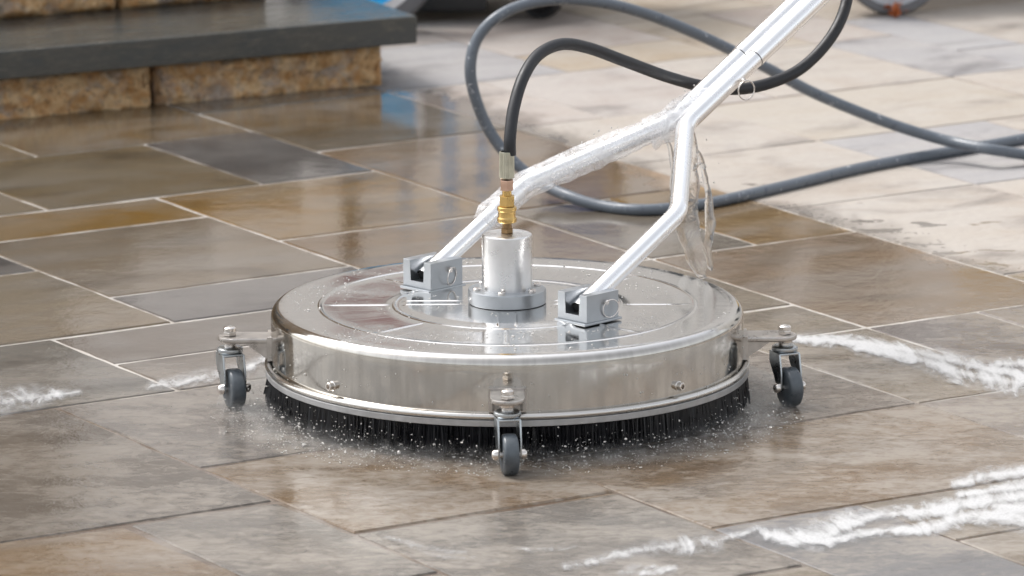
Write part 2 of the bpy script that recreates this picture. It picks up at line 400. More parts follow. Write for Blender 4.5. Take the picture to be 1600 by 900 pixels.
for s in final:
    u0, u1, v0, v1 = UI[s[0]], UI[s[1]], VI[s[2]], VI[s[3]]
    g = .0024
    gu0 = gu1 = g; gv0 = gv1 = .0046
    if s[:4] == (-3, -2, -4, -2): gu0 = .006       # the wide open joint at the lower left
    if s[:4] == (-5, -3, -4, -2): gu1 = .004
    if s[:4] in ((-2,0,-1,1), (-2,0,-3,-1)): gu0 = .0052
    if s[0] >= 5 or s[2] >= 9: gu0 = gu1 = .0017; gv0 = gv1 = .0026
    if s[0] >= 0 and s[2] < 0: gu0 = gu1 = .0018; gv0 = gv1 = .003
    if s[:4] == (-4, -2, -2, 1): gv0 = .0065
    if s[:4] in ((-3, -2, -4, -2), (-5, -3, -4, -2)): gv1 = .0065
    cu, cv = (u0+u1)/2, (v0+v1)/2; hu0, hu1, hv0, hv1 = u0+gu0-cu, u1-gu1-cu, v0+gv0-cv, v1-gv1-cv
    pts = []
    k = 7
    for a, b in (((hu0, hv0), (hu1, hv0)), ((hu1, hv0), (hu1, hv1)), ((hu1, hv1), (hu0, hv1)), ((hu0, hv1), (hu0, hv0))):
        for q in range(k):
            t = q/k; jx = 0 if q == 0 else rng.uniform(-.0014, .0014)
            x, y = a[0]+(b[0]-a[0])*t, a[1]+(b[1]-a[1])*t
            if abs(a[1]-b[1]) < 1e-6: y += jx
            else: x += jx
            pts.append((x, y))
    bm = bmesh.new()
    n = len(pts); bv = .0022
    top = [bm.verts.new((x-bv*(1 if x > 0 else -1)*min(1, abs(x)/abs(hu1)*1.0), y-bv*(1 if y > 0 else -1)*min(1, abs(y)/abs(hv1)), 0)) for x, y in pts]
    mid = [bm.verts.new((x, y, -.0024)) for x, y in pts]; lo = [bm.verts.new((x, y, -.02)) for x, y in pts]
    bm.faces.new(top)
    for q in range(n):
        r = (q+1) % n
        bm.faces.new([mid[q], mid[r], top[r], top[q]]); bm.faces.new([lo[q], lo[r], mid[r], mid[q]])
    o = obj('paving_slab', bm, M['slab'], pavement, 5, wn=False)
    o.location = uv2(cu, cv, rng.uniform(0, .0014)); o.rotation_euler = (rng.gauss(0, .0016), rng.gauss(0, .0016), PHI)
    o.color = (*[(.84*x+.16*m_)*.63*k_ for x, m_, k_ in zip(lin(s[4]), lin((186, 172, 157)), (.99, 1.0, 1.02))], 1)

# ---------------------------------------------------------------- stone steps, upper left
def stone_mat(name, cols, wet, bumpd, sc3=(1, 1, 1)):
    t = NT(name); tc = t.scaled(t.n('TexCoord').outputs['Object'], sc3); oi = t.n('ObjectInfo').outputs['Random']
    off = t.n('VectorMath', operation='SCALE', inp={0: (17., 23., 5.)}); t.t.links.new(oi, off.inputs['Scale'])
    v = t.n('VectorMath', operation='ADD', inp={0: tc, 1: off.outputs[0]}).outputs[0]
    a = t.noise(v, 40, 6, .7, .4); b = t.noise(v, 95, 5, .75, .2); d = t.noise(v, 16, 8, .72, .5)
    c = t.mix(t.map(a, .38, .62), cols[0], cols[1]); c = t.mix(t.math('MULTIPLY', t.map(d, .46, .66), .8), c, cols[2])
    c = t.mix(t.math('MULTIPLY', t.map(b, .52, .68), .8), c, cols[3])
    t.set(Base_Color=c, Roughness=t.map(a, .3, .7, wet, wet+.2), Normal=t.bump(t.math('ADD', a, t.math('MULTIPLY', b, .7)), .8, bumpd)); return t.m
M['rock'] = stone_mat('rock_faced_sandstone', [lin((222, 188, 142)), lin((190, 142, 88)), lin((165, 158, 152)), lin((80, 62, 46))], .5, .010)
M['bluestone'] = stone_mat('wet_bluestone', [lin((64, 66, 64)), lin((76, 74, 68)), lin((58, 62, 63)), lin((92, 88, 80))], .13, .0006, (.3, 1, 1))
steps = empty('stone_steps', (0, 0, 0))
tag(steps, 'rock-faced sandstone steps with dark wet bluestone treads beside the pavement', 'steps')
E1 = (uv2(-.996, .091)).normalized(); E2 = Vector((-E1.y, E1.x, 0)); E2 = E2 if E2.y > 0 else -E2
corner = uv2(1.092, 2.047)
steps.location = corner
steps.rotation_euler.z = math.atan2(-E1.y, -E1.x)          # local +x runs to the right end, +y into the steps
SRZ = .072; SCP = .048; TREAD = .25
rng2 = random.Random(11)
def rock_block(x0, x1, y0, y1, z0, z1, amp=.015):
    """block with a split rock face on -y and on +x end"""
    nx = max(6, int((x1-x0)/.007)); nz = max(5, int((z1-z0)/.006)); ny = 14
    vs, fs = [], []
    sx_, sy_ = rng2.uniform(0, 90), rng2.uniform(0, 90)
    def patch(P, nu, nv, nrm):
        b = len(vs)
        U, V = np.meshgrid(np.linspace(0, 1, nu+1), np.linspace(0, 1, nv+1), indexing='ij')
        lu = (Vector(P[1])-Vector(P[0])).length; lv = (Vector(P[2])-Vector(P[0])).length
        h = (fbm(U*lu*38+sx_, V*lv*38+sy_, 4)-.5)*2.4*amp + (fbm(U*lu*120+sy_, V*lv*120+sx_, 3)-.5)*amp*1.2
        e = np.minimum(np.minimum(V, 1-V)*lv, np.minimum(U, 1-U)*lu); fade = np.clip(e/.012, 0, 1)
        h = h*(.25+.75*fade) + amp*.9*(np.sqrt(fade)-1)
        for i in range(nu+1):
            for j in range(nv+1):
                q = Vector(P[0])+(Vector(P[1])-Vector(P[0]))*U[i, j]+(Vector(P[2])-Vector(P[0]))*V[i, j]+Vector(nrm)*h[i, j]
                vs.append(q)
        for i in range(nu):
            for j in range(nv):
                a = b+i*(nv+1)+j; fs.append((a, a+nv+1, a+nv+2, a+1))
    patch([(x0, y0, z0), (x1, y0, z0), (x0, y0, z1)], nx, nz, (0, -1, 0))
    patch([(x1, y0, z0), (x1, y1, z0), (x1, y0, z1)], ny, nz, (1, 0, 0))
    b = len(vs); vs.extend([(x0, y0+.006, z1-.003), (x1-.006, y0+.006, z1-.003), (x1-.006, y1, z1-.003), (x0, y1, z1-.003)]); fs.append((b, b+1, b+2, b+3))
    b = len(vs); vs.extend([(x0, y0, z0), (x0, y1, z0), (x0, y1, z1), (x0, y0, z1)]); fs.append((b, b+1, b+2, b+3))
    return meshobj('stone_block', vs, fs, M['rock'], steps)
XR = [0, -.10, -.16, -.2, -.24, -.28]
JN = [[-.465, -1.0], [-.42, -.9], [-.5, -1.1], [-.4, -.9], [-.5, -1.0], [-.4, -.9]]
for k in range(6):
    z = k*(SRZ+SCP); y = k*TREAD; xr = XR[k]
    ed = [xr-.045] + JN[k] + [-2.2]
    for a, b in zip(ed[:-1], ed[1:]):
        rock_block(b+.0035, a-.0035 if a != ed[0] else a, y+.034, y+.034+.3, z-.012 if k == 0 else z-.001, z+SRZ)
    for a, b in (((xr, -1.35)), ((-1.353, -2.3))):
        bm = bmesh.new(); box(bm, b, a, y, y+TREAD+.09, z+SRZ+.0005, z+SRZ+SCP, .003)
        bmesh.ops.subdivide_edges(bm, edges=[e for e in bm.edges if e.calc_length() > .5], cuts=24)
        for v in bm.verts:
            if v.co.y < y+.02: v.co.y += (vnoise(np.array(v.co.x*37), np.array(k*3.3+.2))-.5)*.004
        obj('cap_slab', bm, M['bluestone'], steps, 40)

# ---------------------------------------------------------------- buildings across the square (seen only mirrored in the wet stone)
M['wallp'] = plain('pale_render', lin((240, 238, 234)), .8, 0, .06, 3)
M['wallb'] = plain('brown_stone_wall', lin((140, 122, 102)), .8, 0, .2, 4)
M['glass'] = plain('dark_window_glass', (.03, .035, .04), .06)
M['frame'] = plain('white_window_frame', (.75, .75, .73), .5)
def facade(name, label, x0, x1, y, h, mat, wins, rz=0):
    e = empty(name, ((x0+x1)/2, y, 0), rz); L = x1-x0; tag(e, label, 'building')
    # wall with openings as butted piers and bands
    bm = bmesh.new(); zs = [0]; 
    xs = sorted(wins, key=lambda q: q[0])
    cur = -L/2
    for (a, b, z0, z1) in xs:
        box(bm, cur, a, 0, .4, 0, h); box(bm, a, b, 0, .4, z1, h)
        if z0 > 0: box(bm, a, b, 0, .4, 0, z0)
        cur = b
    box(bm, cur, L/2, 0, .4, 0, h); obj('wall', bm, mat, e)
    for (a, b, z0, z1) in xs:
        bm = bmesh.new(); box(bm, a+.002, b-.002, .15, .2, z0+.002, z0+.08); box(bm, a+.002, b-.002, .15, .2, z1-.08, z1-.002); box(bm, a+.002, a+.08, .15, .2, z0+.08, z1-.08); box(bm, b-.08, b-.002, .15, .2, z0+.08, z1-.08)
        fr = obj('window', bm, M['frame'], e)
        bm = bmesh.new(); box(bm, a+.08, b-.08, .17, .18, z0+.08, z1-.08); obj('pane', bm, M['glass'], fr)
    return e
facade('building', 'pale rendered building front across the square behind the cleaner', -4.5, 12, 11.5, 7.5, M['wallp'], [(-6.6, -5.4, .9, 2.9), (-3.2, -2.4, .1, 2.5), (-.9, .5, .9, 2.9), (2.4, 3.6, .9, 2.9), (5.4, 6.6, .9, 2.9)])
facade('building', 'brown stone building at the top of the stone steps', -9, -1.1, 6.6, 6, M['wallb'], [(-2.6, -1.4, .9, 2.6), (.5, 1.6, .75, 2.6), (2.5, 3.2, .9, 2.6)], .0)

# ================================================================== SURFACE CLEANER
cleaner = empty('surface_cleaner', (0, 0, 0))
tag(cleaner, 'round stainless steel floor surface cleaner on casters with forked tube handle', 'surface cleaner')
ZT = .1335; RR = .305
# deck: pressed lid (polar grid with ridges) and rounded side in one sheet
def lid_h(r, a):
    h = 0.
    g = lambda x, w_: math.exp(-(x/w_)**2)
    h += .0010*g(r-.242, .0020) + .0008*g(r-.146, .0020)
    h -= .0012*max(0, min(1, (.240-r)/.01))*max(0, min(1, (r-.148)/.01))          # sectors pressed in slightly
    if .150 < r < .236:
        for k in range(8):
            d = (a-k*math.pi/4+math.pi) % (2*math.pi)-math.pi
            e = min(1, (r-.150)/.008, (.236-r)/.008)
            h += .0014*g(r*d, .0022)*e
    if r < .148: h += .0020*max(0, min(1, (.140-r)/.012))
    if .06 < r < .138:
        for k in range(4):
            d = (a-k*math.pi/2+math.pi) % (2*math.pi)-math.pi; y_ = abs(r*d)
            e = max(0, min(1, (r-.06)/.006, (.136-r)/.006))
            h += .0011*(g(y_-.011, .0016))*e
    return h
bm = bmesh.new()
prof_r = [0, .03] + list(np.arange(.05, .142, .004)) + list(np.arange(.1385, .156, .0008)) + list(np.arange(.160, .232, .008)) + list(np.arange(.236, .249, .0008)) + [.258, .266, .274, .282]
prof_r = sorted(set(round(float(x), 5) for x in prof_r))
NA = 900
rings = []
for r in prof_r:
    if r == 0: rings.append([bm.verts.new((0, 0, ZT+lid_h(0, 0)))]); continue
    rings.append([bm.verts.new((r*math.cos(2*math.pi*i/NA), r*math.sin(2*math.pi*i/NA), ZT+lid_h(r, 2*math.pi*i/NA))) for i in range(NA)])
FR = .013
for k in range(1, 9):
    t = k/8*math.pi/2; r = RR-FR+FR*math.sin(t) ; z = ZT-FR+FR*math.cos(t)
    r = max(r, .2825)
    rings.append([bm.verts.new((r*math.cos(2*math.pi*i/NA), r*math.sin(2*math.pi*i/NA), z)) for i in range(NA)])
for z in (.11, .10, .085, .07, .060):
    rings.append([bm.verts.new(((RR+.0004*math.sin(z*200))*math.cos(2*math.pi*i/NA), (RR)*math.sin(2*math.pi*i/NA), z)) for i in range(NA)])
for a, b in zip(rings[:-1], rings[1:]):
    for i in range(NA):
        j = (i+1) % NA
        bm.faces.new([a[0], b[i], b[j]] if len(a) == 1 else [a[i], b[i], b[j], a[j]])
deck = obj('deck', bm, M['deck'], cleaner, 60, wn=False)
bm = bmesh.new(); torus(bm, .3095, .0043, Matrix.Translation((0, 0, .0585)), 160, 12); obj('trim_ring', bm, M['steel'], cleaner, 60)
bm = bmesh.new(); lathe(bm, [(.303, .0540), (.3118, .0540), (.3125, .0533), (.3125, .0465), (.3118, .0458), (.303, .0458)], 160, closed=True); obj('rim_band', bm, M['band'], cleaner, 40)
# cap screws through the side
for ang in (-2.374, -.792):
    Mx = Matrix.Rotation(ang, 4, 'Z') @ Matrix.Translation((RR-.002, 0, .0755)) @ Matrix.Rotation(math.pi/2, 4, 'Y')
    bm = bmesh.new(); lathe(bm, [(0, 0), (.0062, 0), (.0062, .0032), (.0052, .0038), (.0052, .0098), (.0046, .0105), (.0028, .0105), (.0026, .005), (0, .005)], 20, Mx)
    obj('side_screw', bm, M['nut'], cleaner)
# brush skirt of single bristles
nb = 5200; vs, fs = [], []
rs = np.random.RandomState(3)
for i in range(nb):
    a = 2*math.pi*(i+rs.rand())/nb; r0 = .2965+.013*rs.rand(); r1 = r0+rs.normal(.001, .0025); zb = .010+rs.rand()**2*.012; a1 = a+rs.normal(0, .006)
    wd = .0011; t = Vector((-math.sin(a), math.cos(a), 0)); n = Vector((math.cos(a), math.sin(a), 0))
    p0 = n*r0+Vector((0, 0, .047)); p1 = Vector((math.cos(a1)*r1, math.sin(a1)*r1, zb)); b = len(vs)
    vs += [p0-t*wd, p0+t*wd, p0+n*wd*1.2, p1-t*wd*.7, p1+t*wd*.7, p1+n*wd]
    fs += [(b, b+2, b+5, b+3), (b+2, b+1, b+4, b+5), (b+1, b, b+3, b+4)]
bs = meshobj('brush_bristles', vs, fs, M['bris'], cleaner, False); bs['kind'] = 'stuff'
bm = bmesh.new(); lathe(bm, [(.292, .048), (.294, .012), (.285, .012), (.283, .048)], 96, closed=True); obj('light_block_liner', bm, M['bris'], cleaner)  # added dark liner, stops light passing between the bristles

# swivel housing
bm = bmesh.new()
lathe(bm, [(.0325, .1540), (.0325, .2235), (.0318, .2255), (.0300, .2265), (.012, .2272), (0, .2272)], 64); house = obj('swivel_housing', bm, M['alu'], cleaner, 40)
bm = bmesh.new(); lathe(bm, [(0, .1362), (.0495, .1362), (.0505, .1375), (.0505, .1528), (.0495, .1542), (.031, .1542)], 64); fl = obj('flange', bm, M['anod'], house, 40)
for k in range(6):
    a = R_(20+60*k); bm = bmesh.new(); lathe(bm, [(.0048, .1540), (.0048, .1572), (.004, .158), (.0022, .158), (.0020, .156), (0, .156)], 16, Matrix.Translation((.0415*math.cos(a), .0415*math.sin(a), 0))); obj('flange_bolt', bm, M['nut'], house)
# coupling train above it
bm = bmesh.new(); hexa(bm, .0085, .2275, .2335); lathe(bm, [(.0062, .2335), (.0062, .2425)], 24); obj('nipple', bm, M['brown'], cleaner)
bm = bmesh.new(); lathe(bm, [(.006, .2415), (.0118, .2415), (.0126, .2425), (.0126, .2470), (.0118, .2482), (.0114, .2490), (.0114, .2555), (.0118, .2562), (.0126, .2572), (.0126, .2610), (.0118, .2622), (.0085, .2622)], 40)
cp = obj('quick_coupler', bm, M['brass'], cleaner, 30)
bm = bmesh.new(); hexa(bm, .0108, .2623, .2765, None, .0012); obj('hex_body', bm, M['brass'], cp)
bm = bmesh.new(); lathe(bm, [(.0062, .2766), (.0060, .2830)], 24); obj('stem', bm, M['brass'], cp)
# pivot brackets
h_ = Vector((1, 1, 0)).normalized(); a_ = Vector((1, -1, 0)).normalized()
def frame_M(o, rz): return Matrix.Translation(o) @ Matrix.Rotation(rz, 4, 'Z')
RING = []
for sgn in (-1, 1):
    ctr = a_*sgn*.1415 + Vector((.003, .005, 0))
    Mx = frame_M((ctr.x, ctr.y, 0), R_(45))        # local x = along the handle, local -y = a_
    bm = bmesh.new()
    U = [(-.026, 0), (.026, 0), (.026, .035), (.0125, .035), (.0125, .0075), (-.0125, .0075), (-.0125, .035), (-.026, .035)]
    # extrude the U along local x
    vv = prism(bm, U, -.029, .029, .0007)
    T = Mx @ Matrix.Translation((0, 0, .1372)) @ Matrix(((0, 0, 1, 0), (1, 0, 0, 0), (0, 1, 0, 0), (0, 0, 0, 1)))
    for v in vv: v.co = T @ v.co
    cl = obj('pivot_bracket', bm, M['anod'], cleaner, 30)
    bm = bmesh.new(); box(bm, -.034, .034, -.0275, .0275, .1335, .1371, .0012, Mx); obj('base_plate', bm, M['anod'], cl)
    bm = bmesh.new(); lathe(bm, [(.0028, -.0285), (.0028, .0285)], 16, Mx @ Matrix.Translation((0.004, 0, .1600)) @ Matrix.Rotation(math.pi/2, 4, 'X')); 
    lathe(bm, [(0, .0262), (.0035, .0262), (.0035, .030), (.0022, .0306), (0, .0306)], 16, Mx @ Matrix.Translation((0.004, 0, .1600)) @ Matrix.Rotation(math.pi/2, 4, 'X')); obj('pivot_pin', bm, M['nut'], cl)
    tilt = R_(18) if sgn < 0 else R_(-12)
    bm = bmesh.new(); torus(bm, .0118, .0008, Mx @ Matrix.Translation((.004+(.001 if sgn < 0 else .006), -.0305, .1515)) @ Matrix.Rotation(tilt, 4, 'Z') @ Matrix.Rotation(math.pi/2+.12, 4, 'X'), 40, 8); obj('pin_ring', bm, M['nut'], cl, 60)
# forked handle: both tubes lie in one plane tilted 28 degrees
AL = R_(28); dvec = h_*math.cos(AL)+Vector((0, 0, math.sin(AL))); hc = Vector((0, 0, .154))
HC = Vector((-.001, .002, 0))
def hp(a, s): return hc+HC+a_*a+dvec*s
TR = .0122
for sgn in (-1, 1):
    bm = bmesh.new()
    p = fillet([hp(sgn*.141, -.012), hp(sgn*.139, .198), hp(sgn*.0135-.002, .366), hp(sgn*.0135-.002, .52)], .045, 9); p0 = hp(sgn*.141, -.0105); dd = (Vector(p[1])-Vector(p[0])).normalized()
    tube(bm, p, TR, 28, False); ht = obj('handle_tube', bm, M['tube'], cleaner, 50)
    bm = bmesh.new(); tube(bm, [p0, p0+dd*.004], TR-.0014, 24); obj('bore_shade_disc', bm, M['dark'], ht, 50)  # black disc inside the tube end, painted for the shade of the bore
    bm = bmesh.new(); tube(bm, [hp(sgn*.0135-.002, .5195), hp(sgn*.0135-.002, .5200), hp(sgn*.0135-.002, .521), hp(sgn*.0135-.002, 1.15)], TR+.0009, 28, rf=lambda i, k: (TR if i == 0 else TR+.0009)); obj('handle_sleeve', bm, M['tube'], cleaner, 50)
    bm = bmesh.new(); tube(bm, [hp(sgn*.0135-.002, .5190), hp(sgn*.0135-.002, .5198)], TR+.0003, 28); obj('seam_shade_ring', bm, M['dark'], ht, 50)  # thin black ring drawn for the shade in the sleeve seam
bm = bmesh.new(); tube(bm, [hp(-.2, 1.16), hp(.2, 1.16)], .014, 20); obj('handle_grip', bm, M['rub'], cleaner)
# lock pin and ring on the right tube
q = hp(.0115+TR*.55, .478) + Vector((.004, -.009, -.002))
bm = bmesh.new(); lathe(bm, [(0, 0), (.0032, 0), (.0032, .006), (.002, .008), (0, .008)], 16, Matrix.Translation(q) @ Matrix.Rotation(math.pi/2, 4, 'X')); obj('lock_pin', bm, M['nut'], cleaner)
bm = bmesh.new(); torus(bm, .0128, .0010, Matrix.Translation(q+Vector((.004, -.009, -.0125))) @ Matrix.Rotation(R_(32), 4, 'Z') @ Matrix.Rotation(math.pi/2, 4, 'X'), 40, 8); obj('lock_ring', bm, M['nut'], cleaner, 60)

# ---------------------------------------------------------------- casters
def caster(ang, yaw):
    """arm bolted to the side at angle ang; fork trails towards direction yaw"""
    A = Matrix.Rotation(ang, 4, 'Z')
    bm = bmesh.new()
    R0, R1 = RR+.0005, .3585
    out = [(R0+.001, -.0215), (R1-.006, -.0215)] + [(R1-.006+.0215*math.sin(t), -.0215*math.cos(t)) for t in np.linspace(.15, math.pi-.15, 12)] + [(R1-.006, .0215), (R0+.001, .0215)]
    prism(bm, out, .0868, .0930, .0016, A)
    box(bm, R0-.003, R0+.0045, -.0235, .0235, .0635, .0955, .0008, A)
    for s in (-1, 1):
        yy = s*.0178
        vv = prism(bm, [(R0+.0044, .0866), (R0+.034, .0866), (R0+.030, .0845), (R0+.0044, .066)], yy-.0014, yy+.0014)
        T = A @ Matrix(((1, 0, 0, 0), (0, 0, -1, 0), (0, 1, 0, 0), (0, 0, 0, 1)))
        for v in vv: v.co = T @ v.co
    arm = obj('caster_arm', bm, M['brk'], cleaner, 40)
    piv = A @ Vector((R1, 0, 0)); P = Matrix.Translation(piv)
    bm = bmesh.new(); hexa(bm, .0092, .0932, .0985, P, .0012); lathe(bm, [(.0082, .0985), (.0082, .1030), (.0068, .1045), (.0052, .1048), (.0048, .1025), (0, .1025)], 24, P); obj('lock_nut', bm, M['nut'], arm, 40)
    bm = bmesh.new(); lathe(bm, [(0, .0866), (.0105, .0866), (.0100, .083), (.0075, .0815), (.0075, .078)], 28, P); obj('spacer', bm, M['nut'], arm)
    # swivel race
    bm = bmesh.new(); lathe(bm, [(0, .0785), (.0135, .0785), (.0168, .0765), (.0172, .0735), (.0162, .0710), (.0140, .0700), (0, .0700)], 36, P); obj('swivel_race', bm, M['zinc'], arm, 50)
    # fork: local x = trailing direction, y = axle
    F = P @ Matrix.Rotation(yaw, 4, 'Z'); ax = .016; az = .0262
    bm = bmesh.new()
    box(bm, -.0155, .0155, -.0148, .0148, .0672, .0702, .0008, F)
    for s in (-1, 1):
        vv = prism(bm, [(-.0150, .0690), (.0160, .0690), (.0215, .045), (.0225, .026), (.0185, .0200), (.0115, .0205), (-.002, .042), (-.0150, .056)], s*.0138-.0012, s*.0138+.0012, .0005)
        T = F @ Matrix(((1, 0, 0, 0), (0, 0, -1, 0), (0, 1, 0, 0), (0, 0, 0, 1)))
        for v in vv: v.co = T @ v.co
    fk = obj('caster_fork', bm, M['zinc'], arm, 40)
    W = F @ Matrix.Translation((ax, 0, az)) @ Matrix.Rotation(math.pi/2, 4, 'X')
    bm = bmesh.new(); lathe(bm, [(0, -.0096), (.012, -.0096), (.0215, -.0098), (.0246, -.0086), (.0258, -.006), (.0260, 0), (.0258, .006), (.0246, .0086), (.0215, .0098), (.012, .0096), (0, .0096)], 40, W); obj('wheel', bm, M['wheel'], arm, 50)
    bm = bmesh.new(); lathe(bm, [(.0045, -.019), (.0045, .019)], 16, W)
    for s in (-1, 1):
        Z = W @ Matrix.Scale(s, 4, (0, 0, 1))
        lathe(bm, [(.0066, .0150), (.0066, .0185), (.0052, .0210), (.003, .0222), (0, .0224)], 20, Z)
    obj('axle_nut', bm, M['nut'], arm, 50)
    return arm
caster(math.pi, R_(-70)); caster(0, R_(-68)); caster(-math.pi/2, R_(-82)); caster(math.pi/2, R_(-60))

# ---------------------------------------------------------------- water running down the fork and falling from it
t = NT('running_water'); tc = t.n('TexCoord').outputs['Object']
nz = t.noise(tc, 40, 5, .6, 1.2)
t.set(Base_Color=(.82, .82, .83, 1), Roughness=.2, IOR=1.33, Normal=t.bump(t.noise(tc, 34, 4, .55, .6), .4, .003), Alpha=t.map(nz, .34, .7, .16, .55)); M['film'] = t.m
t = NT('clear_falling_water'); tc = t.n('TexCoord').outputs['Object']
t.set(Base_Color=(.97, .97, .96, 1), Roughness=.06, IOR=1.33, Transmission_Weight=.95, Normal=t.bump(t.noise(t.scaled(tc, (1, 1, .6)), 110, 4, .6, .8), .35, .0015)); M['fall'] = t.m
left_path = fillet([hp(-.141, .105), hp(-.139, .198), hp(-.0155, .366), hp(-.0155, .42)], .045, 9)
def dens(path, step=.003):
    out = [Vector(path[0])]
    for a, b in zip(path[:-1], path[1:]):
        n = max(1, int((b-a).length/step)); out += [a+(b-a)*(i/n) for i in range(1, n+1)]
    return out
dp = dens(left_path); nseg = len(dp)
def rf(i, k):
    e = min(1, i/6, (nseg-i)/8)
    return TR+.0006+e*(.0008+.0072*float(fbm(np.array(i*.05), np.array(k*.5+i*.02+3), 3))+.0030*max(0, float(vnoise(np.array(i*.16+7), np.array(k*.45)))-.45)*2)
bm = bmesh.new(); tube(bm, dp, TR, 30, False, rf)
jp = dens([hp(-.03, .335), hp(-.004, .372), hp(.002, .43)])
tube(bm, jp, .02, 26, False, lambda i, k: .0225*(1-.35*i/len(jp))+.013*(float(fbm(np.array(i*.22+9), np.array(k*.5), 3))-.5))
tag(obj('running_water', bm, M['film'], None, None), 'clear water running down the left fork tube of the handle', 'water', None, 'stuff')
def stream(bm, pts, Y, seed):
    """lumpy falling sheet of water; pts: (px, py, half width in px)"""
    C = catmull([(*gy(a, b, Y), w_*.00083) for a, b, w_ in pts], 16); rings = []; m = 14
    for i, c in enumerate(C):
        wv = c[3]*(1+.5*(float(fbm(np.array(i*.10+seed), np.array(1.3), 3))-.5)); th = min(wv, .0012)*(.7+.5*float(vnoise(np.array(i*.13+seed), np.array(5.))))
        cx_ = c[0]+.004*(float(vnoise(np.array(i*.12+seed), np.array(9.)))-.5); cy_ = c[1]+.006*(float(vnoise(np.array(i*.15+seed), np.array(3.)))-.5)
        e = min(1, (i+1)/4, (len(C)-i)/4)
        rings.append([bm.verts.new((cx_+wv*e*math.cos(q_)*(1+.3*(float(vnoise(np.array(i*.14+seed), np.array(k*.9)))-.5)), cy_+th*e*math.sin(q_)*(.6+.9*float(vnoise(np.array(i*.16), np.array(k*1.3+seed)))), c[2])) for k, q_ in enumerate([2*math.pi*k/m for k in range(m)])])
    for a, b in zip(rings[:-1], rings[1:]):
        for k in range(m): bm.faces.new([a[k], a[(k+1) % m], b[(k+1) % m], b[k]])
    bm.faces.new(rings[0][::-1]); bm.faces.new(rings[-1])
bm = bmesh.new()
stream(bm, [(1074, 200, 10), (1081, 240, 11), (1079, 290, 13), (1075, 340, 17), (1083, 385, 17), (1092, 420, 12), (1098, 436, 5)], .262, 1)
stream(bm, [(1088, 232, 4), (1101, 264, 4), (1106, 300, 5), (1109, 345, 8), (1107, 385, 7), (1112, 424, 5)], .258, 5)
stream(bm, [(1083, 268, 4), (1093, 254, 4), (1103, 264, 4)], .257, 9)
stream(bm, [(1040, 208, 4), (1047, 235, 4), (1050, 290, 3), (1051, 320, 1.5)], .26, 13)
bmesh.ops.recalc_face_normals(bm, faces=bm.faces)
tag(obj('falling_water', bm, M['fall'], None, 60), 'clear sheet of water falling from the fork bend of the handle', 'water', None, 'stuff')

# ---------------------------------------------------------------- hoses
BH = [(797, 242, 0), (797, 215, 0), (803, 168, .02), (818, 120, .05), (842, 85, .09), (878, 69, .13), (920, 75, .17), (975, 95, .22), (1040, 119, .28), (1100, 135, .335), (1155, 139, .37), (1205, 129, .40), (1250, 108, .43), (1288, 72, .46), (1314, 30, .49), (1325, -15, .52), (1322, -70, .55), (1300, -120, .58), (1280, -190, .62)]
bh = empty('pressure_hose', tuple(gy(797, 242, 0)))
tag(bh, 'black rubber hose looping from the brass coupler up behind the handle', 'hose')
def rel(o, root): o.location = -Vector(root.location); return o
bm = bmesh.new(); tube(bm, catmull([gy(a, b, Y) for a, b, Y in BH], 10), .0080, 20); rel(obj('hose', bm, M['rub'], bh, 60), bh)
bm = bmesh.new(); n = 24
rings = [[bm.verts.new(((.0092+(.0006 if k % 2 else 0))*s*math.cos(2*math.pi*k/(2*n)), (.0092+(.0006 if k % 2 else 0))*s*math.sin(2*math.pi*k/(2*n)), z)) for k in range(2*n)] for z, s in ((.2985, .8), (.2998, .97), (.301, 1), (.332, 1), (.3338, .96), (.334, .84))]
for a, b in zip(rings[:-1], rings[1:]):
    for k in range(2*n): bm.faces.new([a[k], a[(k+1) % (2*n)], b[(k+1) % (2*n)], b[k]])
rel(obj('ferrule', bm, M['ferr'], bh, 20), bh)
bm = bmesh.new(); hexa(bm, .0094, .2832, .2972, None, .0012); rel(obj('swivel_nut', bm, M['copper'], bh), bh)
# grey hose: lower run lies on the paving, then it springs up in a loop
M['ghose'] = None
t = NT('grey_hose_rubber'); tc = t.n('TexCoord').outputs['Object']; nz = t.noise(tc, 45, 5, .7)
t.set(Base_Color=t.mix(t.map(t.noise(tc, 70, 3, .8, 1.5), .64, .70), t.mix(nz, (.085, .10, .12), (.13, .15, .175)), (.55, .56, .57)), Roughness=t.map(nz, .3, .7, .25, .45)); M['ghose'] = t.m
GR = .0088
low = [(1720, 190), (1640, 209), (1560, 224), (1490, 236), (1410, 250), (1330, 266), (1230, 290), (1120, 315), (1060, 324), (1000, 328), (940, 322)]
pts = [tuple(gz(a, b, GR)) for a, b in low]
yl = pts[-1][1]
for a, b, Y in [(890, 307, yl+.03), (845, 286, yl+.08), (800, 250, yl+.10), (765, 205, yl+.11), (742, 150, yl+.11), (735, 105, yl+.11), (745, 62, yl+.12), (775, 28, yl+.13), (820, 7, yl+.15), (880, -1, yl+.17), (945, 5, yl+.19), (1010, 22, yl+.22), (1075, 47, yl+.25), (1140, 77, yl+.28), (1200, 107, yl+.31), (1265, 142, yl+.345), (1335, 172, yl+.37), (1405, 198, yl+.385), (1480, 220, yl+.38)]:
    pts.append(tuple(gy(a, b, Y)))
for a, b, z in [(1545, 233, .030), (1610, 243, .016), (1700, 256, GR), (1800, 268, GR)]: pts.append(tuple(gz(a, b, z)))
gh = obj('water_hose', (lambda b_: (tube(b_, catmull(pts, 10), GR, 18), b_)[1])(bmesh.new()), M['ghose'], None, 60)
tag(gh, 'grey rubber hose lying on the paving and springing up in a loop', 'hose')

